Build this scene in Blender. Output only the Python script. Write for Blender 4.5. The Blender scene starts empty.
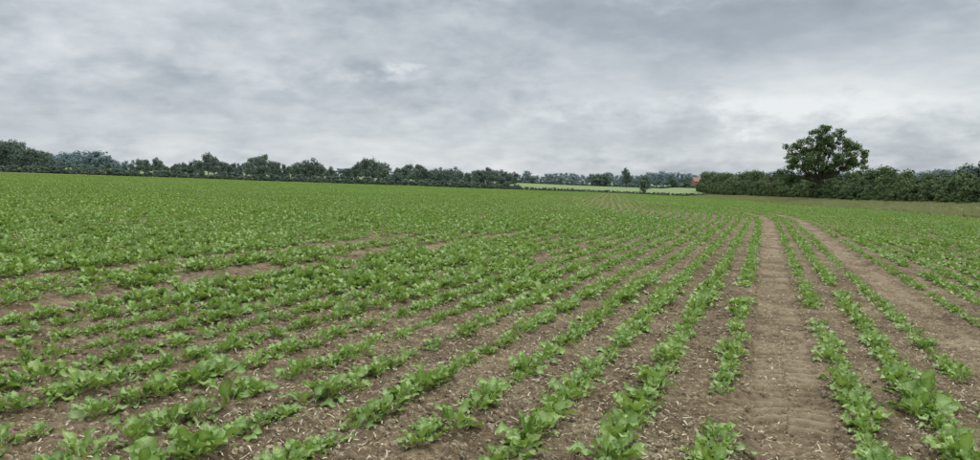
import bpy, math, numpy as np
from mathutils import Vector
rng = np.random.default_rng(7)
scene = bpy.context.scene
H = 1.48

# ------------------------------------------------------------------ helpers
def sstep(a, b, x):
    t = np.clip((x - a) / (b - a), 0, 1)
    return t * t * (3 - 2 * t)

def vnoise(x, y, seed=0):
    xi = np.floor(x).astype(np.int64); yi = np.floor(y).astype(np.int64)
    fx = x - xi; fy = y - yi
    fx = fx * fx * (3 - 2 * fx); fy = fy * fy * (3 - 2 * fy)
    def h(a, b):
        n = (a * 374761393 + b * 668265263 + seed * 974634777) & 0xFFFFFFFF
        n = ((n ^ (n >> 13)) * 1274126177) & 0xFFFFFFFF
        n = (n ^ (n >> 16)) & 0xFFFFFFFF
        return n / 4294967295.0
    return (h(xi, yi) * (1 - fx) + h(xi + 1, yi) * fx) * (1 - fy) + (h(xi, yi + 1) * (1 - fx) + h(xi + 1, yi + 1) * fx) * fy

def fbm(x, y, o=4, seed=0):
    s = 0; a = 1; t = 0
    for i in range(o):
        s = s + a * vnoise(x * 2 ** i + 17.3 * i, y * 2 ** i - 9.1 * i, seed + i); t += a; a *= .5
    return s / t

def make_mesh(name, verts, faces, mats=(), attrs=None, smooth=False, colors=None):
    verts = np.asarray(verts, dtype=np.float32); faces = np.asarray(faces, dtype=np.int32)
    me = bpy.data.meshes.new(name)
    me.vertices.add(len(verts)); me.vertices.foreach_set("co", verts.ravel())
    k = faces.shape[1] if len(faces) else 4
    if len(faces):
        me.loops.add(faces.size); me.loops.foreach_set("vertex_index", faces.ravel())
        me.polygons.add(len(faces))
        me.polygons.foreach_set("loop_start", np.arange(0, faces.size, k, dtype=np.int32))
        me.polygons.foreach_set("loop_total", np.full(len(faces), k, dtype=np.int32))
        me.polygons.foreach_set("use_smooth", np.full(len(faces), smooth, dtype=bool))
    for n, a in (attrs or {}).items():
        a = np.asarray(a, dtype=np.float32)
        if a.ndim == 1:
            at = me.attributes.new(n, 'FLOAT', 'POINT'); at.data.foreach_set("value", a)
        elif a.shape[1] == 3:
            at = me.attributes.new(n, 'FLOAT_VECTOR', 'POINT'); at.data.foreach_set("vector", a.ravel())
        else:
            at = me.attributes.new(n, 'FLOAT_COLOR', 'POINT'); at.data.foreach_set("color", a.ravel())
    for m in mats: me.materials.append(m)
    me.update(calc_edges=True); me.validate()
    return me

def add_obj(name, me, parent=None, loc=(0, 0, 0)):
    o = bpy.data.objects.new(name, me); scene.collection.objects.link(o)
    o.location = loc
    if parent: o.parent = parent
    return o

class NT:
    def __init__(s, tree): s.t = tree; s.n = tree.nodes; s.l = tree.links
    def node(s, ty, **kw):
        n = s.n.new(ty)
        for k, v in kw.items(): setattr(n, k, v)
        return n
    def link(s, a, b): s.l.new(a, b)
    def _in(s, sock, v):
        if hasattr(v, 'is_output'): s.link(v, sock)
        else: sock.default_value = v
    def math(s, op, a, b=0.0, c=None, clamp=False):
        n = s.node('ShaderNodeMath', operation=op, use_clamp=clamp)
        s._in(n.inputs[0], a); s._in(n.inputs[1], b)
        if c is not None: s._in(n.inputs[2], c)
        return n.outputs[0]
    def mix(s, f, a, b, blend='MIX'):
        n = s.node('ShaderNodeMix', data_type='RGBA', blend_type=blend)
        s._in(n.inputs[0], f); s._in(n.inputs[6], a); s._in(n.inputs[7], b)
        return n.outputs[2]
    def noise(s, vec, scale, detail=4, rough=.5, dist=0.0):
        n = s.node('ShaderNodeTexNoise')
        if vec is not None: s.link(vec, n.inputs['Vector'])
        n.inputs['Scale'].default_value = scale; n.inputs['Detail'].default_value = detail
        n.inputs['Roughness'].default_value = rough; n.inputs['Distortion'].default_value = dist
        return n.outputs[0]
    def ramp(s, f, stops):
        n = s.node('ShaderNodeValToRGB'); s.link(f, n.inputs[0])
        e = n.color_ramp.elements
        while len(e) < len(stops): e.new(0.5)
        for i, (p, c) in enumerate(stops):
            e[i].position = p; e[i].color = (*c, 1) if len(c) == 3 else c
        return n.outputs[0]
    def attr(s, name, out='Fac'):
        n = s.node('ShaderNodeAttribute', attribute_name=name); return n.outputs[out]

def new_mat(name):
    m = bpy.data.materials.new(name); m.use_nodes = True
    m.node_tree.nodes.clear(); t = NT(m.node_tree)
    out = t.node('ShaderNodeOutputMaterial')
    return m, t, out

# ------------------------------------------------------------------ row geometry
T1, T2, LB = .388, .173, 30.0
def G(y, u):
    yb = np.clip(36 + .9 * u, 13, 52)
    s = y - yb
    S = np.where(s < 0, 0, np.where(s < LB, s * s / (2 * LB), s - LB / 2))
    return T1 * y - (T1 - T2) * S
def u_of(x, y):
    u = x - T1 * y
    for _ in range(12): u = x - G(y, u)
    return u
WHEELS = [.2, 2.12, -7.9, -9.75]
WMAX = [70, 60, 24, 20]          # how far each track stays open
def crop_edge_x(y): return 45 + (y - 65) * .18
FIELD_Y = 300.0

def base_z(x, y):
    xc = np.clip(x, -340, 340)
    yc = np.clip(y, -200, 320)
    z = -.0074 * yc - .0342 * xc
    q = np.clip(y - 335, 0, 1500)
    z = z + 2.9 * (1 - np.exp(-q / 140.0)) + .0014 * q
    d = x - crop_edge_x(y)
    z = z + 1.15 * sstep(0, 13, d) * sstep(-20, 60, y) + 2.5 * sstep(40, 150, d)
    z = z + .10 * np.sin(x * .07 + 1.0) * np.sin(y * .06) * sstep(8, 50, np.hypot(x, y))
    z = z + .0022 * np.clip(y - 120, 0, 200) * (1 - sstep(30, 90, x))
    return z

# ------------------------------------------------------------------ ground
def build_ground():
    a_f = np.arange(-43, 43.001, .155)
    a_c = np.concatenate([np.arange(44, 90, 1.5), np.arange(90, 271, 5), np.arange(271, 317, 1.5)])
    az = np.radians(np.concatenate([a_f, a_c]))
    rs = [0.4]
    while rs[-1] < 40: rs.append(rs[-1] * (1.02 if rs[-1] < 2 else 1.0062))
    while rs[-1] < 6000: rs.append(rs[-1] * 1.022)
    r = np.array(rs)
    R, A = np.meshgrid(r, az, indexing='ij')
    X = R * np.sin(A); Y = R * np.cos(A)
    U = u_of(X, Y)
    Z = base_z(X, Y)
    fade = 1 - sstep(18, 45, R)
    cz = fbm(X * 6, Y * 6, 4, 3)
    ridg = 1 - np.abs(2 * fbm(X * 13, Y * 13, 3, 11) - 1)
    fine = fbm(X * 30, Y * 30, 2, 15)
    clod = .046 * (cz - .5) + .038 * (ridg - .7) + .026 * (fine - .5)
    tr = np.zeros_like(X); lug = np.zeros_like(X)
    wob = .05 * (fbm(X * 2.2, Y * 2.2, 3, 21) - .5)
    for w, wm in zip(WHEELS, WMAX):
        du = (U - w) * .932 + wob
        m = (1 - sstep(.19, .31, np.abs(du))) * sstep(wm + 8, wm, Y)
        tr = np.maximum(tr, m)
        s = Y / .932 + X * .05
        ph = s / .17 + np.where(du > 0, .35, -.1) + np.abs(du) * 2.0 + 1.2 * fbm(X * 1.1, Y * 1.1, 2, 8)
        bar = sstep(.40, .66, np.abs((ph % 1) - .5) * 2)
        lug = np.maximum(lug, m * bar * (.2 + .8 * sstep(.38, .6, fbm(X * 1.9, Y * 1.9, 3, 5))))
    field = sstep(.6, -.3, X - crop_edge_x(Y)) * sstep(FIELD_Y + 1, FIELD_Y - 1, Y)
    tr *= field
    Z = Z + field * fade * (clod * (1 - .55 * tr) - .05 * tr + .038 * lug)
    Z = Z - .008 * fade * field * np.cos(2 * np.pi * U / .536) * (1 - tr)
    n2 = fbm(X * .15, Y * .15, 4, 33)
    grass = np.stack([.21 + .12 * n2, .225 + .10 * n2, .085 + .05 * n2], -1)
    cell = vnoise(X * .0045, np.floor(Y / 170) * 3.1, 77)[..., None]
    pale = np.array([.24, .28, .14]) * (1 - cell) + np.array([.18, .25, .10]) * cell
    far = sstep(FIELD_Y + 34, FIELD_Y + 44, Y)[..., None]
    col = grass * (1 - far) + pale * far
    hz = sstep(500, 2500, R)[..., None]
    col = col * (1 - hz) + np.array([.22, .29, .24]) * hz  # distance haze painted into the far ground colour
    col = np.concatenate([col, np.ones(col.shape[:2] + (1,))], -1)
    nr, na = X.shape
    V = np.stack([X, Y, Z], -1).reshape(-1, 3)
    i = np.arange(nr - 1)[:, None] * na; j = np.arange(na)[None, :]; jn = (j + 1) % na
    F = np.stack([i + j, i + na + j, i + na + jn, i + jn], -1).reshape(-1, 4)
    c = len(V); V = np.vstack([V, [[0, 0, 0.0]]])
    jj = np.arange(0, na - 1, 2)
    cap = np.stack([np.full(len(jj), c), jj, jj + 1, (jj + 2) % na], -1)
    F = np.vstack([F, cap])
    pad = lambda a: np.append(a.ravel(), 0)
    m, t, out = new_mat("field_soil")
    geo = t.node('ShaderNodeTexCoord').outputs['Object']
    nA = t.noise(geo, 1.3, 4, .6); nB = t.noise(geo, 16, 6, .68); nC = t.noise(geo, 75, 3, .65); nD = t.noise(geo, .12, 2)
    v = t.math('ADD', t.math('MULTIPLY', nA, .30), t.math('ADD', t.math('MULTIPLY', nB, .42), t.math('MULTIPLY', nC, .28)))
    soil = t.ramp(v, [(.39, (.046, .032, .019)), (.46, (.130, .094, .055)), (.53, (.215, .162, .098)), (.63, (.42, .345, .225))])
    soil = t.mix(t.math('MULTIPLY', t.math('SUBTRACT', nD, .4, clamp=True), 1.4, clamp=True), soil, t.mix(.4, soil, (.26, .20, .125, 1)))
    vor = t.node('ShaderNodeTexVoronoi'); t.link(geo, vor.inputs['Vector']); vor.inputs['Scale'].default_value = 34
    cr = t.math('LESS_THAN', vor.outputs['Distance'], .16)
    sel = t.node('ShaderNodeSeparateColor'); t.link(vor.outputs['Color'], sel.inputs[0])
    cr = t.math('MULTIPLY', cr, t.math('GREATER_THAN', sel.outputs[0], .70))
    soil = t.mix(t.math('MULTIPLY', cr, .8), soil, (.56, .48, .34, 1))
    trk = t.attr('track'); lg = t.attr('lug')
    trc = t.ramp(t.math('ADD', t.math('MULTIPLY', nB, .6), t.math('MULTIPLY', nA, .4)), [(.38, (.095, .068, .041)), (.5, (.19, .14, .085)), (.64, (.35, .275, .18))])
    trc = t.mix(t.math('MULTIPLY', lg, .6), trc, (.41, .325, .21, 1))
    soil = t.mix(t.math('MULTIPLY', trk, .85), soil, trc)
    zn = t.attr('zone', 'Color')
    zn = t.mix(.6, zn, t.ramp(nB, [(.3, (.55, .55, .55)), (.7, (1.3, 1.3, 1.2))]), 'MULTIPLY')
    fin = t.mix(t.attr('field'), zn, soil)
    b = t.node('ShaderNodeBsdfPrincipled'); t.link(fin, b.inputs['Base Color']); b.inputs['Roughness'].default_value = .95
    b.inputs['Specular IOR Level'].default_value = .1
    bm = t.node('ShaderNodeBump'); bm.inputs['Strength'].default_value = 1.0; bm.inputs['Distance'].default_value = .03
    t.link(t.math('ADD', nB, t.math('MULTIPLY', nC, .5)), bm.inputs['Height']); t.link(bm.outputs[0], b.inputs['Normal'])
    t.link(b.outputs[0], out.inputs[0])
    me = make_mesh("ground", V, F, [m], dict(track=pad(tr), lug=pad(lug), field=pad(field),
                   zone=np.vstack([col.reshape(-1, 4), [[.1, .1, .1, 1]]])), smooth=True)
    me.attributes['field'].data[c].value = 1.0
    add_obj("ground", me)
build_ground()

# ------------------------------------------------------------------ GN scatter
def scatter(name, pts, rot, scl, idx, coll):
    me = make_mesh(name, pts, np.zeros((0, 4)), attrs=dict(rot=rot, scl=scl))
    a = me.attributes.new('idx', 'INT', 'POINT'); a.data.foreach_set('value', np.asarray(idx, dtype=np.int32))
    o = add_obj(name, me)
    ng = bpy.data.node_groups.new(name + "_gn", 'GeometryNodeTree')
    ng.interface.new_socket('Geometry', in_out='INPUT', socket_type='NodeSocketGeometry')
    ng.interface.new_socket('Geometry', in_out='OUTPUT', socket_type='NodeSocketGeometry')
    n = ng.nodes; l = ng.links
    gi = n.new('NodeGroupInput'); go = n.new('NodeGroupOutput')
    m2p = n.new('GeometryNodeMeshToPoints')
    iop = n.new('GeometryNodeInstanceOnPoints')
    ci = n.new('GeometryNodeCollectionInfo'); ci.inputs['Collection'].default_value = coll
    ci.inputs['Separate Children'].default_value = True; ci.inputs['Reset Children'].default_value = True
    def na(nm, ty):
        x = n.new('GeometryNodeInputNamedAttribute'); x.data_type = ty; x.inputs['Name'].default_value = nm
        return x.outputs['Attribute']
    e2r = n.new('FunctionNodeEulerToRotation')
    l.new(gi.outputs[0], m2p.inputs['Mesh']); l.new(m2p.outputs[0], iop.inputs['Points'])
    l.new(ci.outputs[0], iop.inputs['Instance']); iop.inputs['Pick Instance'].default_value = True
    l.new(na('idx', 'INT'), iop.inputs['Instance Index'])
    l.new(na('rot', 'FLOAT_VECTOR'), e2r.inputs[0]); l.new(e2r.outputs[0], iop.inputs['Rotation'])
    l.new(na('scl', 'FLOAT_VECTOR'), iop.inputs['Scale'])
    l.new(iop.outputs[0], go.inputs[0])
    md = o.modifiers.new('scatter', 'NODES'); md.node_group = ng
    return o
def variants(name, meshes):
    c = bpy.data.collections.new(name)
    for i, m in enumerate(meshes):
        o = bpy.data.objects.new("%s_%02d" % (name, i), m); c.objects.link(o)
    return c

# ------------------------------------------------------------------ beet plants
def leaf_material(name, detail=True):
    m, t, out = new_mat(name)
    oi = t.node('ShaderNodeObjectInfo')
    tc = t.node('ShaderNodeTexCoord').outputs['Object']
    gp = t.node('ShaderNodeNewGeometry').outputs['Position']
    tint = t.attr('tint'); rib = t.attr('rib')
    big = t.noise(gp, .09, 2)
    f = t.math('ADD', t.math('MULTIPLY', tint, .65), t.math('MULTIPLY', oi.outputs['Random'], .35))
    f = t.math('ADD', f, t.math('MULTIPLY', t.math('SUBTRACT', big, .5), .6), clamp=True)
    c = t.ramp(f, [(0, (.080, .175, .022)), (.4, (.155, .290, .036)), (.75, (.255, .40, .062)), (1, (.42, .52, .14))])
    if detail:
        nz = t.noise(tc, 45, 3)
        c = t.mix(t.math('MULTIPLY', nz, .3), c, (.085, .17, .028, 1))
    else:
        c = t.mix(.12, c, (.085, .17, .028, 1))
    c = t.mix(t.math('MULTIPLY', rib, .7), c, (.42, .52, .21, 1))
    b = t.node('ShaderNodeBsdfPrincipled'); t.link(c, b.inputs['Base Color']); b.inputs['Roughness'].default_value = .42
    b.inputs['Specular IOR Level'].default_value = .4
    if detail:
        bm = t.node('ShaderNodeBump'); bm.inputs['Strength'].default_value = .7; bm.inputs['Distance'].default_value = .01
        t.link(t.noise(tc, 60, 1), bm.inputs['Height']); t.link(bm.outputs[0], b.inputs['Normal'])
    tr = t.node('ShaderNodeBsdfTranslucent'); t.link(t.mix(.5, c, (.33, .50, .05, 1)), tr.inputs[0])
    mx = t.node('ShaderNodeMixShader'); mx.inputs[0].default_value = .25
    t.link(b.outputs[0], mx.inputs[1]); t.link(tr.outputs[0], mx.inputs[2]); t.link(mx.outputs[0], out.inputs[0])
    return m
LEAF = leaf_material("beet_leaf"); LEAF_FAR = leaf_material("beet_leaf_plain", False)

def plant_arrays(rg, nleaf, nseg, size=1.0, off=(0, 0, 0)):
    V = []; F = []; T = []; Rb = []
    base = 0
    a0 = rg.uniform(0, 6.28)
    for i in range(nleaf):
        az = a0 + i * 2.399 + rg.normal(0, .3)
        inner = i / nleaf
        el = math.radians(rg.uniform(8, 55) + 34 * inner)
        L = size * rg.uniform(.11, .20) * (1 - .25 * inner)
        pet = .42; W = L * rg.uniform(.14, .22)
        bend = rg.uniform(.3, 1.7) * (1 - .4 * inner); tw = rg.normal(0, .5)
        s = np.linspace(0, 1, nseg + 1)
        ang = el - bend * np.clip(s - .25, 0, 1) ** 1.1
        dx = np.cos(ang) * L / nseg; dz = np.sin(ang) * L / nseg
        px = np.concatenate([[0], np.cumsum(dx[:-1])]) + .01; pz = np.concatenate([[0], np.cumsum(dz[:-1])])
        q = np.clip((s - pet) / (1 - pet), 0, 1)
        w = np.where(s < pet, .09, .09 + 1.0 * np.sin(np.pi * np.clip(q, 0, 1) ** .85) ** .9) * W
        w[-1] = .05 * W
        ph = rg.uniform(0, 6); wav = .42 * W * np.sin(s * 19 + ph) * (q > 0)
        wav2 = .42 * W * np.sin(s * 17 + ph + 2) * (q > 0)
        nx = -np.sin(ang); nz = np.cos(ang)
        side = rg.normal(0, .14) * L * s ** 2
        fold = rg.uniform(.1, .7)
        cols = []
        for k, sd in enumerate((-1, 0, 1)):
            up = (fold * w if sd else 0) + (wav if sd < 0 else (wav2 if sd > 0 else 0))
            lx = px + nx * up; lz = pz + nz * up + tw * sd * w * .6
            ly = sd * w + side
            cols.append(np.stack([lx * math.cos(az) - ly * math.sin(az), lx * math.sin(az) + ly * math.cos(az), np.maximum(lz, .004)], -1))
        P = np.stack(cols, 1).reshape(-1, 3) + np.array(off)
        V.append(P); tt = rg.uniform(0, 1) * .8 + .2 * inner
        T.append(np.full(len(P), tt))
        rr = np.zeros((nseg + 1, 3)); rr[:, 1] = 1; rr[s < pet] = 1; Rb.append(rr.ravel())
        for j in range(nseg):
            for k in range(2):
                a = base + j * 3 + k; F.append([a, a + 1, a + 4, a + 3])
        base += len(P)
    return np.vstack(V), np.array(F), np.concatenate(T), np.concatenate(Rb)

rg = np.random.default_rng(3)
near_v = []
for i in range(18):
    V, F, T, Rb = plant_arrays(rg, int(rg.integers(11, 19)), 9)
    near_v.append(make_mesh("beet_%d" % i, V, F, [LEAF], dict(tint=T, rib=Rb), smooth=True))
mid_v = []
for i in range(8):
    V, F, T, Rb = plant_arrays(rg, 10, 4, size=1.05)
    mid_v.append(make_mesh("beetm_%d" % i, V, F, [LEAF_FAR], dict(tint=T, rib=Rb * .5), smooth=True))
far_v = []
for i in range(8):
    Vs, Fs, Ts, Rs = [], [], [], []; b = 0
    for row in (0, .508):
        y = -1.0
        while y < 1.0:
            V, F, T, Rb = plant_arrays(rg, 5, 3, size=rg.uniform(1.1, 1.5), off=(row - .25 + rg.normal(0, .02), y, 0))
            Vs.append(V); Fs.append(F + b); Ts.append(T); Rs.append(Rb * .3); b += len(V)
            y += rg.uniform(.19, .29)
    far_v.append(make_mesh("beetf_%d" % i, np.vstack(Vs), np.vstack(Fs), [LEAF_FAR], dict(tint=np.concatenate(Ts), rib=np.concatenate(Rs)), smooth=True))
C_near = variants("beet_near", near_v); C_mid = variants("beet_mid", mid_v); C_far = variants("beet_far", far_v)

rows = [-.27 - .536 * n for n in range(0, 560)] + [.2, .68, 1.16, 1.66, 2.12] + [2.62 + .536 * n for n in range(0, 220)]
PN, PM = [], []
for u in rows:
    sp = .135
    y = np.arange(-3.0, 100.0, sp * .93); y = y + rng.normal(0, .035, len(y))
    x = u + G(y, np.full_like(y, u)) + rng.normal(0, .026, len(y))
    r = np.hypot(x, y)
    keep = (x > -.9 * y - 5) & (x < .9 * y + 5) & (x < crop_edge_x(y) - .5) & (r < 95) & (r > .9)
    gap = fbm(x * .9 + u * 5, y * .9, 2, 51)
    thr = np.full(len(y), .23); drop = np.full(len(y), .07) + .14 * sstep(25, 45, r); sc = np.ones(len(y))
    for w, wm in zip(WHEELS, WMAX):
        d = abs(u - w)
        leftw = w < -1
        if d < .28:
            ok = (y > wm)
            if leftw: ok |= rng.random(len(y)) < .14; sc = np.where(y < wm, .6, sc)
            keep &= ok
        elif d < .52:
            a = y < wm
            if u == -.27: a = a & (y < 12)
            thr = np.where(a, .36, thr); drop = np.where(a, .2, drop); sc = np.where(a, .82, sc)
    keep &= (gap > thr) & (rng.random(len(y)) > drop)
    x, y, r, sc = x[keep], y[keep], r[keep], sc[keep]
    if not len(x): continue
    vig = .58 + .84 * fbm(x * .3, y * .3, 3, 61)
    left = sstep(0.5, -6, np.full_like(x, u)) * sstep(55, 15, r)
    wide = sstep(-6, -30, np.full_like(x, u))
    vig = vig * (.98 + .22 * left) * sc * (1 + .12 * wide * sstep(20, 60, r))
    vig = vig * rng.uniform(.58, 1.22, len(x))
    P = np.stack([x, y, base_z(x, y) - .012, vig], -1)
    PN.append(P[r < 24]); PM.append(P[r >= 24])
def emit(name, P, coll, nv):
    n = len(P); print(name, n)
    rot = np.stack([rng.normal(0, .08, n), rng.normal(0, .08, n), rng.uniform(0, 6.283, n)], -1)
    s = P[:, 3]; scl = np.stack([s, s, s * rng.uniform(.8, 1.2, n)], -1)
    scatter(name, P[:, :3], rot, scl, rng.integers(0, nv, n), coll)
emit("sugar_beet_crop", np.vstack(PN), C_near, 18)
emit("sugar_beet_crop_middle_distance", np.vstack(PM), C_mid, 8)
PF = []
for i in range(-330, 200):
    u = -.27 - .536 * 2 * i
    y = np.arange(40, FIELD_Y - 1, 1.95)
    x = u + G(y, np.full_like(y, u)); r = np.hypot(x, y)
    keep = (x > -.95 * y - 5) & (x < crop_edge_x(y) - 1.2) & (r >= 94)
    keep &= rng.random(len(y)) > .03
    x, y = x[keep], y[keep]
    if len(x): PF.append(np.stack([x, y, base_z(x, y) - .01], -1))
PF = np.vstack(PF); n = len(PF)
ang = -math.atan(T2)
rot = np.stack([np.zeros(n), np.zeros(n), np.full(n, ang) + np.where(rng.random(n) < .5, 0, math.pi)], -1)
s = rng.uniform(.8, 1.2, n)
scatter("sugar_beet_crop_far", PF, rot, np.stack([np.ones(n), np.ones(n), s], -1), rng.integers(0, 8, n), C_far)

# ------------------------------------------------------------------ clods and straw
def simple_mat(name, c1, c2, rough=.9, scale=20):
    m, t, out = new_mat(name)
    oi = t.node('ShaderNodeObjectInfo'); tc = t.node('ShaderNodeTexCoord').outputs['Object']
    f = t.math('ADD', t.math('MULTIPLY', oi.outputs['Random'], .6), t.math('MULTIPLY', t.noise(tc, scale, 2), .4))
    b = t.node('ShaderNodeBsdfPrincipled'); t.link(t.mix(f, (*c1, 1), (*c2, 1)), b.inputs['Base Color'])
    b.inputs['Roughness'].default_value = rough; b.inputs['Specular IOR Level'].default_value = .2
    t.link(b.outputs[0], out.inputs[0]); return m
clod_m = simple_mat("soil_clod", (.11, .08, .048), (.44, .355, .235), scale=3)
straw_m = simple_mat("straw", (.38, .31, .19), (.76, .68, .49))
import bmesh
clods = []
for i in range(8):
    bm = bmesh.new(); bmesh.ops.create_icosphere(bm, subdivisions=2, radius=1)
    for v in bm.verts:
        v.co *= rg.uniform(.62, 1.2); v.co.z *= .6; v.co.x *= rg.uniform(1.0, 1.1)
    me = bpy.data.meshes.new("clod"); bm.to_mesh(me); bm.free(); me.materials.append(clod_m); clods.append(me)
straws = []
for i in range(8):
    L = rg.uniform(.6, 1.4); w = rg.uniform(.09, .30); k = 4
    V = []
    for j in range(k + 1):
        s = j / k; wy = w * (1 if i % 2 else math.sin(math.pi * (.15 + .7 * s)))
        zc = .12 * math.sin(s * 3 + i); yc = .15 * math.sin(s * 2.5 + i * 2)
        V += [[(s - .5) * L, yc - wy / 2, zc], [(s - .5) * L, yc + wy / 2, zc + .05 * rg.normal()]]
    F = [[2 * j, 2 * j + 1, 2 * j + 3, 2 * j + 2] for j in range(k)]
    straws.append(make_mesh("straw", V, F, [straw_m]))
def polar_pts(n, r0, r1, p=1.6):
    r = (r0 ** (2 - p) + rng.random(n) * (r1 ** (2 - p) - r0 ** (2 - p))) ** (1 / (2 - p))
    a = rng.uniform(-.75, .75, n); return r * np.sin(a), r * np.cos(a)
x, y = polar_pts(60000, 2.2, 24)
U = u_of(x, y); intr = np.min([np.abs(U - w) for w in WHEELS], 0) < .28
n = len(x)
s = .005 + .024 * rng.random(n) ** 3.2
s = np.where(intr, s * .55, s)
scatter("soil_clods", np.stack([x, y, base_z(x, y) - .003 - np.where(intr, .038, 0) + .012 * (fbm(x * 6, y * 6, 4, 3) - .5)], -1), rng.uniform(0, 6.28, (n, 3)), np.stack([s, s, s], -1), rng.integers(0, 8, n), variants("clod_v", clods))
x, y = polar_pts(60000, 2.2, 38)
k = fbm(x * .8, y * .8, 3, 91) + .15 * (x > -2) > rng.uniform(.3, .75, len(x)); x, y = x[k], y[k]; n = len(x)
s = .010 + .040 * rng.random(n) ** 1.7
U = u_of(x, y); intr = np.min([np.abs(U - w) for w in WHEELS], 0) < .28
scatter("straw_litter", np.stack([x, y, base_z(x, y) + np.where(intr, -.020, .014)], -1), np.stack([rng.normal(0, .2, n), rng.normal(0, .2, n), rng.uniform(0, 6.28, n)], -1), np.stack([s, s, s], -1), rng.integers(0, 8, n), variants("straw_v", straws))

# ------------------------------------------------------------------ foliage
def foliage_mat(name, dark, light, haze=0.0, hz=(.24, .30, .33)):
    m, t, out = new_mat(name)
    oi = t.node('ShaderNodeObjectInfo')
    f = t.math('ADD', t.math('MULTIPLY', t.attr('tint'), .6), t.math('MULTIPLY', oi.outputs['Random'], .4))
    c = t.mix(f, (*dark, 1), (*light, 1)); c = t.mix(haze, c, (*hz, 1))  # aerial haze is blended straight into the leaf colour
    d = t.node('ShaderNodeBsdfDiffuse'); t.link(c, d.inputs[0])
    t.link(d.outputs[0], out.inputs[0])
    return m
F_NEAR = foliage_mat("oak_foliage", (.032, .062, .020), (.13, .19, .058), .06)
F_HEDGE = foliage_mat("hedge_foliage", (.046, .076, .027), (.165, .21, .075), .09)
F_MID = foliage_mat("treeline_foliage_hazed", (.038, .066, .034), (.15, .19, .09), .30)
F_FAR = foliage_mat("distant_foliage_hazed", (.04, .07, .035), (.11, .16, .08), .68, (.27, .34, .38))  # farthest trees: strongest bluish haze painted into the foliage
bark, t, out = new_mat("bark")
b = t.node('ShaderNodeBsdfPrincipled'); b.inputs['Roughness'].default_value = .95
t.link(t.ramp(t.noise(t.node('ShaderNodeTexCoord').outputs['Object'], 4, 6), [(.3, (.035, .028, .02)), (.7, (.10, .085, .065))]), b.inputs['Base Color'])
t.link(b.outputs[0], out.inputs[0])

def clump_quads(rg, centers, radii, nper, qs, flat=.8, up=.25):
    P = []; Tn = []; N = []
    for c, r in zip(centers, radii):
        n = max(8, int(nper * (r / np.mean(radii)) ** 2))
        d = rg.normal(size=(n, 3)); d /= np.linalg.norm(d, axis=1)[:, None]
        rr = r * (rg.random(n) ** .35) * (1 + .25 * np.sin(d[:, 0] * 5 + c[0]) * np.sin(d[:, 1] * 5 + c[1]))
        P.append(c + d * rr[:, None] * np.array([1, 1, flat]))
        nn = d + rg.normal(0, .5, (n, 3)); nn[:, 2] += up; N.append(nn / np.linalg.norm(nn, axis=1)[:, None])
        tb = rg.uniform(.1, .9); Tn.append(np.clip(tb + rg.normal(0, .2, n), 0, 1))
    P = np.vstack(P); N = np.vstack(N); Tn = np.concatenate(Tn); n = len(P)
    a = rg.normal(size=(n, 3)); a -= N * np.sum(a * N, 1)[:, None]; a /= np.linalg.norm(a, axis=1)[:, None]
    b = np.cross(N, a); s = qs * rg.uniform(.55, 1.3, n)[:, None]
    Q = np.stack([P - a * s, P - b * s * .6, P + a * s, P + b * s * .6], 1).reshape(-1, 3)
    return Q, np.arange(4 * n).reshape(-1, 4), np.repeat(Tn, 4)

def tube(p0, p1, r0, r1, k=7):
    p0, p1 = np.array(p0, float), np.array(p1, float); d = p1 - p0; d /= np.linalg.norm(d)
    a = np.cross(d, [0.3, .9, .1]); a /= np.linalg.norm(a); b = np.cross(d, a)
    th = np.arange(k) * 2 * np.pi / k
    ring = np.cos(th)[:, None] * a + np.sin(th)[:, None] * b
    V = np.vstack([p0 + ring * r0, p1 + ring * r1])
    F = [[i, (i + 1) % k, k + (i + 1) % k, k + i] for i in range(k)]
    return V, np.array(F)
def join(parts):
    Vs, Fs, b = [], [], 0
    for V, F in parts: Vs.append(V); Fs.append(F + b); b += len(V)
    return np.vstack(Vs), np.vstack(Fs)

def tree_variant(seed, mat, h=10, w=9, low=.12, ncl=26, nper=55, qs=.38, trunk=True, shape='round'):
    rg = np.random.default_rng(seed)
    cs, rs = [], []
    zc = h * (low + 1) / 2; hz = h * (1 - low) / 2
    while len(cs) < ncl:
        d = rg.uniform(-1, 1, 3)
        q = np.linalg.norm(d)
        if q > 1 or q < .35: continue
        r = rg.uniform(.10, .19) * h
        c = np.array([d[0] * (w / 2 - r * .6), d[1] * (w / 2 - r * .6), zc + d[2] * (hz - r * .55)])
        if shape == 'round' and d[2] > 0: c[:2] *= 1 - .25 * d[2]
        cs.append(c); rs.append(r)
    Q, F, T = clump_quads(rg, cs, rs, nper, qs)
    parts = [(Q, F)]
    mi = np.zeros(len(F))
    if trunk:
        tp = [tube((0, 0, -.5), (0, 0, h * .45), .035 * h, .02 * h)]
        for c in cs[:7]: tp.append(tube((0, 0, h * rg.uniform(.2, .42)), c, .012 * h, .004 * h, 5))
        TV, TF = join(tp); parts.append((TV, TF)); mi = np.append(mi, np.ones(len(TF))); T = np.append(T, np.zeros(len(TV)))
    V, F = join(parts)
    me = make_mesh("tree", V, F, [mat, bark], dict(tint=T))
    me.polygons.foreach_set("material_index", mi.astype(np.int32)); return me

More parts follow.
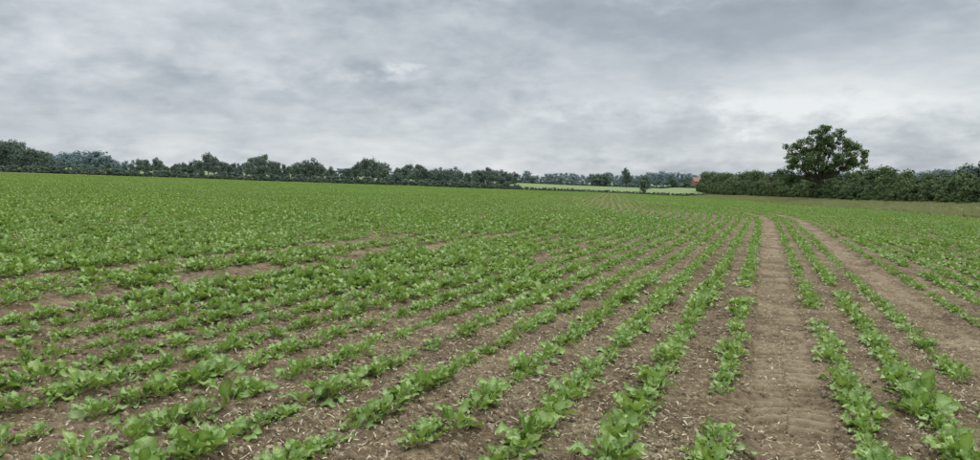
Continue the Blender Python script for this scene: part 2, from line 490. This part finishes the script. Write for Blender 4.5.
mid_trees = [tree_variant(100 + i, F_MID, w=[9, 11, 8, 10, 7, 12][i], low=[.05, .1, .0, .08, .03, .1][i], ncl=[24, 30, 22, 28, 20, 32][i], nper=70) for i in range(6)]
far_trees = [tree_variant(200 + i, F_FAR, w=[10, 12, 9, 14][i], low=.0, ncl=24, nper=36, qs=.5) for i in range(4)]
bushes = [tree_variant(300 + i, F_HEDGE, h=4, w=[4.6, 5.2, 4.2, 5.6, 4.8][i], low=-.15, ncl=22, nper=85, qs=.17, trunk=False) for i in range(5)]
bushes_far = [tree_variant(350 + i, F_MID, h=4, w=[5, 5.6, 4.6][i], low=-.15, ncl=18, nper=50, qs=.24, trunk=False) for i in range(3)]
hedge_trees = [tree_variant(400 + i, F_HEDGE, h=8, w=[7.5, 9, 7][i], low=.0, ncl=30, nper=90, qs=.24) for i in range(3)]
C_mt = variants("tl_mid", mid_trees); C_ft = variants("tl_far", far_trees); C_b = variants("hb", bushes); C_bf = variants("hbf", bushes_far); C_ht = variants("ht", hedge_trees)

def px2az(px): return (px - 490) / 708.0
def place(list_, name, coll, nv, h0):
    A = np.array(list_); n = len(A)
    z = base_z(A[:, 0], A[:, 1]) - .1
    s = A[:, 2] / h0
    rot = np.zeros((n, 3)); rot[:, 2] = rng.uniform(0, 6.28, n)
    scatter(name, np.stack([A[:, 0], A[:, 1], z], -1), rot, np.stack([s * A[:, 3], s * A[:, 3], s], -1), rng.integers(0, nv, n), coll)

prof = [(-260, 150), (-150, 146), (-60, 148), (0, 140), (12, 139), (28, 147), (42, 150), (55, 162), (80, 166), (108, 163), (122, 168), (135, 161), (152, 154), (165, 163), (190, 163), (210, 154), (225, 160), (240, 165), (262, 153), (278, 161), (290, 166), (310, 159),
        (330, 165), (345, 170), (370, 156), (384, 163), (392, 170), (415, 162), (430, 171), (447, 165), (470, 172), (500, 165), (515, 172), (522, 178)]
pxs = np.array([p[0] for p in prof]); pys = np.array([p[1] for p in prof])
L = []
px = -250.0
while px < 518:
    d = rng.uniform(335, 400); top = np.interp(px, pxs, pys) + max(rng.normal(0, 2.8), -2)
    x = px2az(px) * d; zb = float(base_z(np.array(x), np.array(d)))
    h = (181 - top) / 708 * d + H - zb
    L.append((x, d, max(h, 3), rng.uniform(.7, 1.05))); px += rng.uniform(4, 8)
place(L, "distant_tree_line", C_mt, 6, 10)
L = []
px = -250.0
while px < 520:
    d = rng.uniform(316, 328); x = px2az(px) * d
    L.append((x, d, rng.uniform(2.5, 4.5), 1.4)); px += 3
for px in np.arange(300, 720, 1.6):
    d = 322 + 6 * math.sin(px * .02); L.append((px2az(px) * d, d, rng.uniform(1.3, 2.0), 1.0))
for px in np.arange(505, 720, 1.5):
    d = 560 + rng.uniform(-4, 4); L.append((px2az(px) * d, d, rng.uniform(1.8, 3.2), 1.3))
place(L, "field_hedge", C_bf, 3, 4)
L = []
for px in np.arange(-300, 1300, 4.5):
    d = rng.uniform(850, 1150); x = px2az(px) * d
    top = np.interp(px, [-200, 40, 60, 85, 105, 130, 300, 520, 620, 700, 900, 1000, 1200], [160, 154, 153, 150, 154, 164, 168, 173, 175, 173, 172, 166, 165]) + rng.normal(0, 1.8)
    zb = float(base_z(np.array(x), np.array(d)))
    L.append((x, d, max((181 - top) / 708 * d + H - zb, 5), rng.uniform(.8, 1.4)))
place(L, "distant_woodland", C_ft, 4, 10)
L = []
for px, d, top, wf in [(532, 520, 176, 1.2), (560, 600, 177, 1.2), (597, 560, 173, 1.2), (606, 560, 172, 1.1), (626, 540, 166, .75), (645, 345, 173.5, .95), (672, 560, 175, 1.3), (688, 560, 176, 1.4), (706, 560, 172, 1.2), (478, 420, 169, 1.0), (455, 330, 176, 1.4), (440, 330, 170, 1.0), (395, 325, 172, 1.3), (503, 335, 176, 1.3)]:
    x = px2az(px) * d; zb = float(base_z(np.array(x), np.array(d)))
    L.append((x, d, (181 - top) / 708 * d + H - zb, wf))
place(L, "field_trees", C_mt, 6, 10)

# right-hand hedgerow
L = []
for y in np.arange(30, 400, 1.25):
    x = crop_edge_x(y) + 13.5 + rng.normal(0, .6)
    h = 3.3 + 2.2 * sstep(100, 170, y) + rng.normal(0, .4) + 1.0 * math.sin(y * .11) * math.sin(y * .037 + 1)
    L.append((x, y, max(h, 2.4), rng.uniform(.8, 1.1)))
    L.append((x + 2.5, y + .6, max(h * 1.08, 2.4), rng.uniform(.8, 1.1)))
    L.append((x - 1.2, y + .3, h * .55, 1.1))
place(L, "hedgerow", C_b, 5, 4)
L = []
for y, h, w in [(205, 8, 1), (225, 8.0, 1.1), (250, 10, 1), (275, 10.5, 1), (300, 9, 1.2), (325, 11, 1.1), (350, 10, 1), (375, 12, 1), (188, 6.5, 1), (150, 6.8, 1.2), (142, 6.9, 1), (134, 7.2, 1.2), (126, 6.6, 1.1), (112, 5.5, 1)]:
    L.append((float(crop_edge_x(y)) + 16, y, h, w))
place(L, "hedgerow_trees", C_ht, 3, 8)
L = []
for px, d, top, wf in [(880, 260, 168, 1.2), (900, 270, 172, 1.3), (920, 260, 172, 1.2), (940, 240, 168, 1.2), (958, 230, 166, 1.1), (972, 220, 161, 1.2), (985, 215, 158, 1.2), (1010, 210, 162, 1.2), (1060, 210, 163, 1.3), (725, 420, 171, 1.2), (760, 400, 170, 1.2)]:
    x = px2az(px) * d; zb = float(base_z(np.array(x), np.array(d)))
    L.append((x, d, (181 - top) / 708 * d + H - zb, wf))
place(L, "trees_behind_hedge", C_mt, 6, 10)

# ------------------------------------------------------------------ big oak
def oak():
    rg = np.random.default_rng(42)
    d = 156.0; x0 = px2az(820) * d; z0 = float(base_z(np.array(x0), np.array(d)))
    root = bpy.data.objects.new("oak_tree", None); scene.collection.objects.link(root); root.location = (x0, d, z0)
    lobes = [(-1.5, 0, 12.7, 2.9), (2.0, 1, 13.4, 2.7), (5.6, 0, 11.7, 2.9), (-4.4, 1, 11.2, 2.6), (-6.5, -1, 8.0, 2.4), (7.6, 0, 8.3, 2.4), (3.2, -2, 9.0, 3.0), (-2.0, -2, 8.6, 3.0),
             (0, 3, 9.6, 3.2), (-7.8, 0, 5.6, 1.8), (6.4, -1, 5.6, 2.4), (-4.6, 1.5, 5.0, 2.4), (3.4, 2, 5.0, 2.4), (8.9, 1, 10.1, 1.5), (-.3, -1, 14.7, 1.8), (4.0, 0, 14.4, 1.5), (0.5, 0, 11.0, 2.6), (-1.0, 2, 5.2, 2.2), (5.6, 2, 7.6, 2.4), (-4.2, -1, 7.2, 2.2), (1.2, -1, 6.6, 2.0)]
    cs, rs = [], []
    for lx, ly, lz, lr in lobes:
        for _ in range(int(13 * (lr / 2.4) ** 2)):
            v = rg.normal(size=3); v /= np.linalg.norm(v)
            cs.append(np.array([lx * 1.06, ly, lz]) + v * lr * rg.uniform(.4, 1.0) * np.array([1, 1, .85])); rs.append(rg.uniform(.6, 1.1))
    Q, F, T = clump_quads(rg, cs, rs, 72, .22, flat=.75, up=.35)
    me = make_mesh("crown", Q, F, [F_NEAR], dict(tint=T)); add_obj("crown", me, root)
    tp = [tube((0, 0, -.5), (.1, 0, 1.0), .75, .55, 10), tube((.1, 0, 1.0), (0, .1, 3.6), .55, .45, 10)]
    fork = np.array([0, .1, 3.5])
    for lx, ly, lz, lr in lobes:
        midp = fork + (np.array([lx, ly, lz]) - fork) * .5 + rg.normal(0, .4, 3)
        tp.append(tube(fork + rg.normal(0, .1, 3), midp, .26, .15, 7)); tp.append(tube(midp, (lx, ly, lz), .15, .06, 6))
        for _ in range(4):
            v = rg.normal(size=3); v /= np.linalg.norm(v)
            tp.append(tube(np.array([lx, ly, lz]) * .7 + midp * .3, np.array([lx, ly, lz]) + v * lr * .8, .06, .02, 5))
    V, F = join(tp); add_obj("trunk", make_mesh("trunk", V, F, [bark], smooth=True), root)
oak()

def dead_tree():
    rg = np.random.default_rng(5)
    d = 215.0; x0 = float(crop_edge_x(d)) + 13; z0 = float(base_z(np.array(x0), np.array(d)))
    tp = [tube((0, 0, -.3), (.2, 0, 6), .3, .16)]
    for i in range(16):
        zz = rg.uniform(3, 6); a = rg.uniform(0, 6.28); e = np.array([math.cos(a) * rg.uniform(.8, 2.4), math.sin(a) * 1.5, zz + rg.uniform(1.2, 3)])
        tp.append(tube((.1, 0, zz), e, .08, .03, 5))
    V, F = join(tp); add_obj("dead_tree", make_mesh("dead_tree", V, F, [bark]), loc=(x0, d, z0))
dead_tree()

# ------------------------------------------------------------------ grass margin
gm = simple_mat("dry_grass", (.20, .25, .085), (.46, .44, .24), scale=2)
tufts = []
for i in range(5):
    V, F = [], []; b = 0
    for k in range(70):
        a = rg.uniform(0, 6.28); r = rg.uniform(0, .45); bx, by = r * math.cos(a), r * math.sin(a)
        h = rg.uniform(.2, .5); lean = rg.normal(0, .16, 2); w = .018; ca, sa = math.cos(a * 3) * w, math.sin(a * 3) * w
        V += [[bx - ca, by - sa, 0], [bx + ca, by + sa, 0], [bx + lean[0] + ca * .3, by + lean[1] + sa * .3, h], [bx + lean[0] - ca * .3, by + lean[1] - sa * .3, h]]
        F.append([b, b + 1, b + 2, b + 3]); b += 4
    tufts.append(make_mesh("tuft", V, F, [gm]))
n = 16000
y = 25 + 300 * rng.random(n) ** 1.3; x = crop_edge_x(y) + rng.uniform(-.2, 13, n)
k = fbm(x * .3, y * .12, 3, 71) > rng.uniform(.2, .55, n); x, y = x[k], y[k]; n = len(x)
s = rng.uniform(.4, 1.0, n)
scatter("grass_margin", np.stack([x, y, base_z(x, y)], -1), np.stack([np.zeros(n), np.zeros(n), rng.uniform(0, 6.28, n)], -1), np.stack([s, s, s], -1), rng.integers(0, 5, n), variants("tuft_v", tufts))

# ------------------------------------------------------------------ distant house
def house():
    d = 640.0; x0 = px2az(697) * d; y0 = d; z0 = float(base_z(np.array(x0), np.array(y0)))
    root = bpy.data.objects.new("brick_house", None); scene.collection.objects.link(root); root.location = (x0, y0, z0 + 1.0); root.rotation_euler[2] = .3
    wm = simple_mat("brick", (.26, .15, .12), (.34, .21, .17)); rm = simple_mat("roof_tile", (.32, .17, .13), (.38, .22, .17)); gl = simple_mat("window_glass", (.03, .04, .05), (.05, .06, .07), .2); dm = simple_mat("door_paint", (.5, .5, .48), (.6, .6, .58))
    w, l, h = 3.4, 5.0, 5
    V = [(-l, -w, -3), (l, -w, -3), (l, w, -3), (-l, w, -3), (-l, -w, h), (l, -w, h), (l, w, h), (-l, w, h)]
    add_obj("walls", make_mesh("walls", V, [[0, 1, 5, 4], [1, 2, 6, 5], [2, 3, 7, 6], [3, 0, 4, 7]], [wm]), root)
    o = .4
    V = [(-l - o, -w - o, h - .3), (l + o, -w - o, h - .3), (l + o, 0, h + 3.4), (-l - o, 0, h + 3.4), (-l - o, w + o, h - .3), (l + o, w + o, h - .3)]
    add_obj("roof", make_mesh("roof", V, [[0, 1, 2, 3], [3, 2, 5, 4]], [rm]), root)
    add_obj("gables", make_mesh("gables", [(-l, -w, h), (-l, w, h), (-l, 0, h + 3.1), (l, -w, h), (l, w, h), (l, 0, h + 3.1)], [[0, 1, 2], [3, 4, 5]], [wm]), root)
    for i, (wx, wz) in enumerate([(-3.6, .8), (3.2, .8), (-3.6, 3.4), (0, 3.4), (3.2, 3.4)]):
        add_obj("window_%d" % i, make_mesh("win", [(wx - .6, -w - .02, wz), (wx + .6, -w - .02, wz), (wx + .6, -w - .02, wz + 1.2), (wx - .6, -w - .02, wz + 1.2)], [[0, 1, 2, 3]], [gl]), root)
    add_obj("door", make_mesh("door", [(-.5, -w - .02, -.5), (.5, -w - .02, -.5), (.5, -w - .02, 1.7), (-.5, -w - .02, 1.7)], [[0, 1, 2, 3]], [dm]), root)
    V, F = join([tube((l - .8, 0, h + 2), (l - .8, 0, h + 4.6), .5, .5, 4)]); add_obj("chimney", make_mesh("chimney", V, F, [wm]), root)
house()

# ------------------------------------------------------------------ world
SUN_EL, SUN_AZ = math.radians(52), math.radians(35)
w = bpy.data.worlds.new("World"); scene.world = w; w.use_nodes = True
w.node_tree.nodes.clear(); t = NT(w.node_tree)
out = t.node('ShaderNodeOutputWorld')
sky = t.node('ShaderNodeTexSky', sky_type='NISHITA'); sky.sun_disc = False
sky.sun_elevation = SUN_EL; sky.sun_rotation = SUN_AZ
bg1 = t.node('ShaderNodeBackground'); t.link(sky.outputs[0], bg1.inputs[0]); bg1.inputs[1].default_value = .09
tc = t.node('ShaderNodeTexCoord').outputs['Generated']
sp = t.node('ShaderNodeSeparateXYZ'); t.link(tc, sp.inputs[0])
X, Y, Z = sp.outputs
Zp = t.math('MAXIMUM', Z, 0.0)
inv = t.math('DIVIDE', 1.0, t.math('ADD', Zp, .22))
cb = t.node('ShaderNodeCombineXYZ'); t.link(t.math('MULTIPLY', X, inv), cb.inputs[0]); t.link(t.math('MULTIPLY', Y, inv), cb.inputs[1])
P = cb.outputs[0]
n1 = t.noise(P, 1.1, 5, .5, .4)
n2 = t.noise(P, 4.2, 7, .58, .25)
cb2 = t.node('ShaderNodeCombineXYZ'); t.link(t.math('MULTIPLY', X, 3.2), cb2.inputs[0]); t.link(t.math('MULTIPLY', Y, 3.2), cb2.inputs[1]); t.link(t.math('MULTIPLY', Z, 6.6), cb2.inputs[2])
n3 = t.noise(cb2.outputs[0], 2.0, 7, .56, .25)
n4 = t.noise(cb2.outputs[0], 7.5, 6, .55, .2)
AZ = t.math('ARCTAN2', X, Y)
azp = t.math('ADD', AZ, t.math('MULTIPLY', t.math('SUBTRACT', n4, .5), .16))
zpp = t.math('ADD', Z, t.math('ADD', t.math('MULTIPLY', t.math('SUBTRACT', n3, .5), .11), t.math('MULTIPLY', t.math('SUBTRACT', n4, .5), .07)))
def blob(px, py, sx, sy, amp):
    a0 = math.atan((px - 490) / 708); z0 = (181 - py) / 720
    qa = t.math('DIVIDE', t.math('SUBTRACT', azp, a0), sx / 708); qz = t.math('DIVIDE', t.math('SUBTRACT', zpp, z0), sy / 708)
    q = t.math('ADD', t.math('MULTIPLY', qa, qa), t.math('MULTIPLY', qz, qz))
    return t.math('MULTIPLY', t.math('POWER', 2.718, t.math('MULTIPLY', q, -1.0)), amp)
val = t.math('ADD', .55, t.math('MULTIPLY', t.math('SUBTRACT', n1, .5), .50))
val = t.math('ADD', val, t.math('MULTIPLY', t.math('SUBTRACT', n2, .5), .46))
val = t.math('ADD', val, t.math('MULTIPLY', t.math('SUBTRACT', n3, .5), .65))
val = t.math('ADD', val, t.math('MULTIPLY', t.math('SUBTRACT', n4, .5), .50))
for b in [(820, 104, 110, 26, .24), (940, 118, 100, 24, .20), (750, 100, 45, 20, .14), (397, 76, 17, 11, .36), (100, 60, 170, 50, .10), (600, 15, 240, 45, -.16), (900, 25, 220, 36, -.22), (350, 155, 450, 22, .14), (250, 95, 150, 16, -.08), (600, 100, 60, 18, .18), (870, 160, 200, 14, .04)]:
    val = t.math('ADD', val, blob(*b))
col = t.ramp(val, [(.0, (.27, .31, .36)), (.35, (.395, .445, .495)), (.6, (.565, .61, .65)), (1.0, (.83, .86, .87))])
bg2 = t.node('ShaderNodeBackground'); t.link(col, bg2.inputs[0])
zen = t.node('ShaderNodeMapRange', interpolation_type='SMOOTHSTEP'); t.link(Z, zen.inputs[0])
zen.inputs[1].default_value = .28; zen.inputs[2].default_value = .75; zen.inputs[3].default_value = 1.0; zen.inputs[4].default_value = 2.7
t.link(zen.outputs[0], bg2.inputs[1])
mx = t.node('ShaderNodeMixShader'); mx.inputs[0].default_value = .94
t.link(bg1.outputs[0], mx.inputs[1]); t.link(bg2.outputs[0], mx.inputs[2]); t.link(mx.outputs[0], out.inputs[0])

sl = bpy.data.lights.new("sun", 'SUN'); sl.energy = 1.5; sl.angle = math.radians(22); sl.color = (1, .95, .86)
so = bpy.data.objects.new("sun", sl); scene.collection.objects.link(so)
dv = Vector((math.sin(SUN_AZ) * math.cos(SUN_EL), math.cos(SUN_AZ) * math.cos(SUN_EL), math.sin(SUN_EL)))
so.rotation_euler = dv.to_track_quat('Z', 'Y').to_euler()

# ------------------------------------------------------------------ camera
cam = bpy.data.cameras.new("camera"); cam.lens = 26; cam.sensor_width = 36; cam.clip_end = 12000; cam.clip_start = .05
co = bpy.data.objects.new("camera", cam); scene.collection.objects.link(co)
co.location = (0, 0, H); co.rotation_euler = (math.radians(90 - 3.96), 0, 0)
scene.camera = co
scene.view_settings.view_transform = 'Standard'; scene.view_settings.look = 'None'; scene.view_settings.exposure = 0
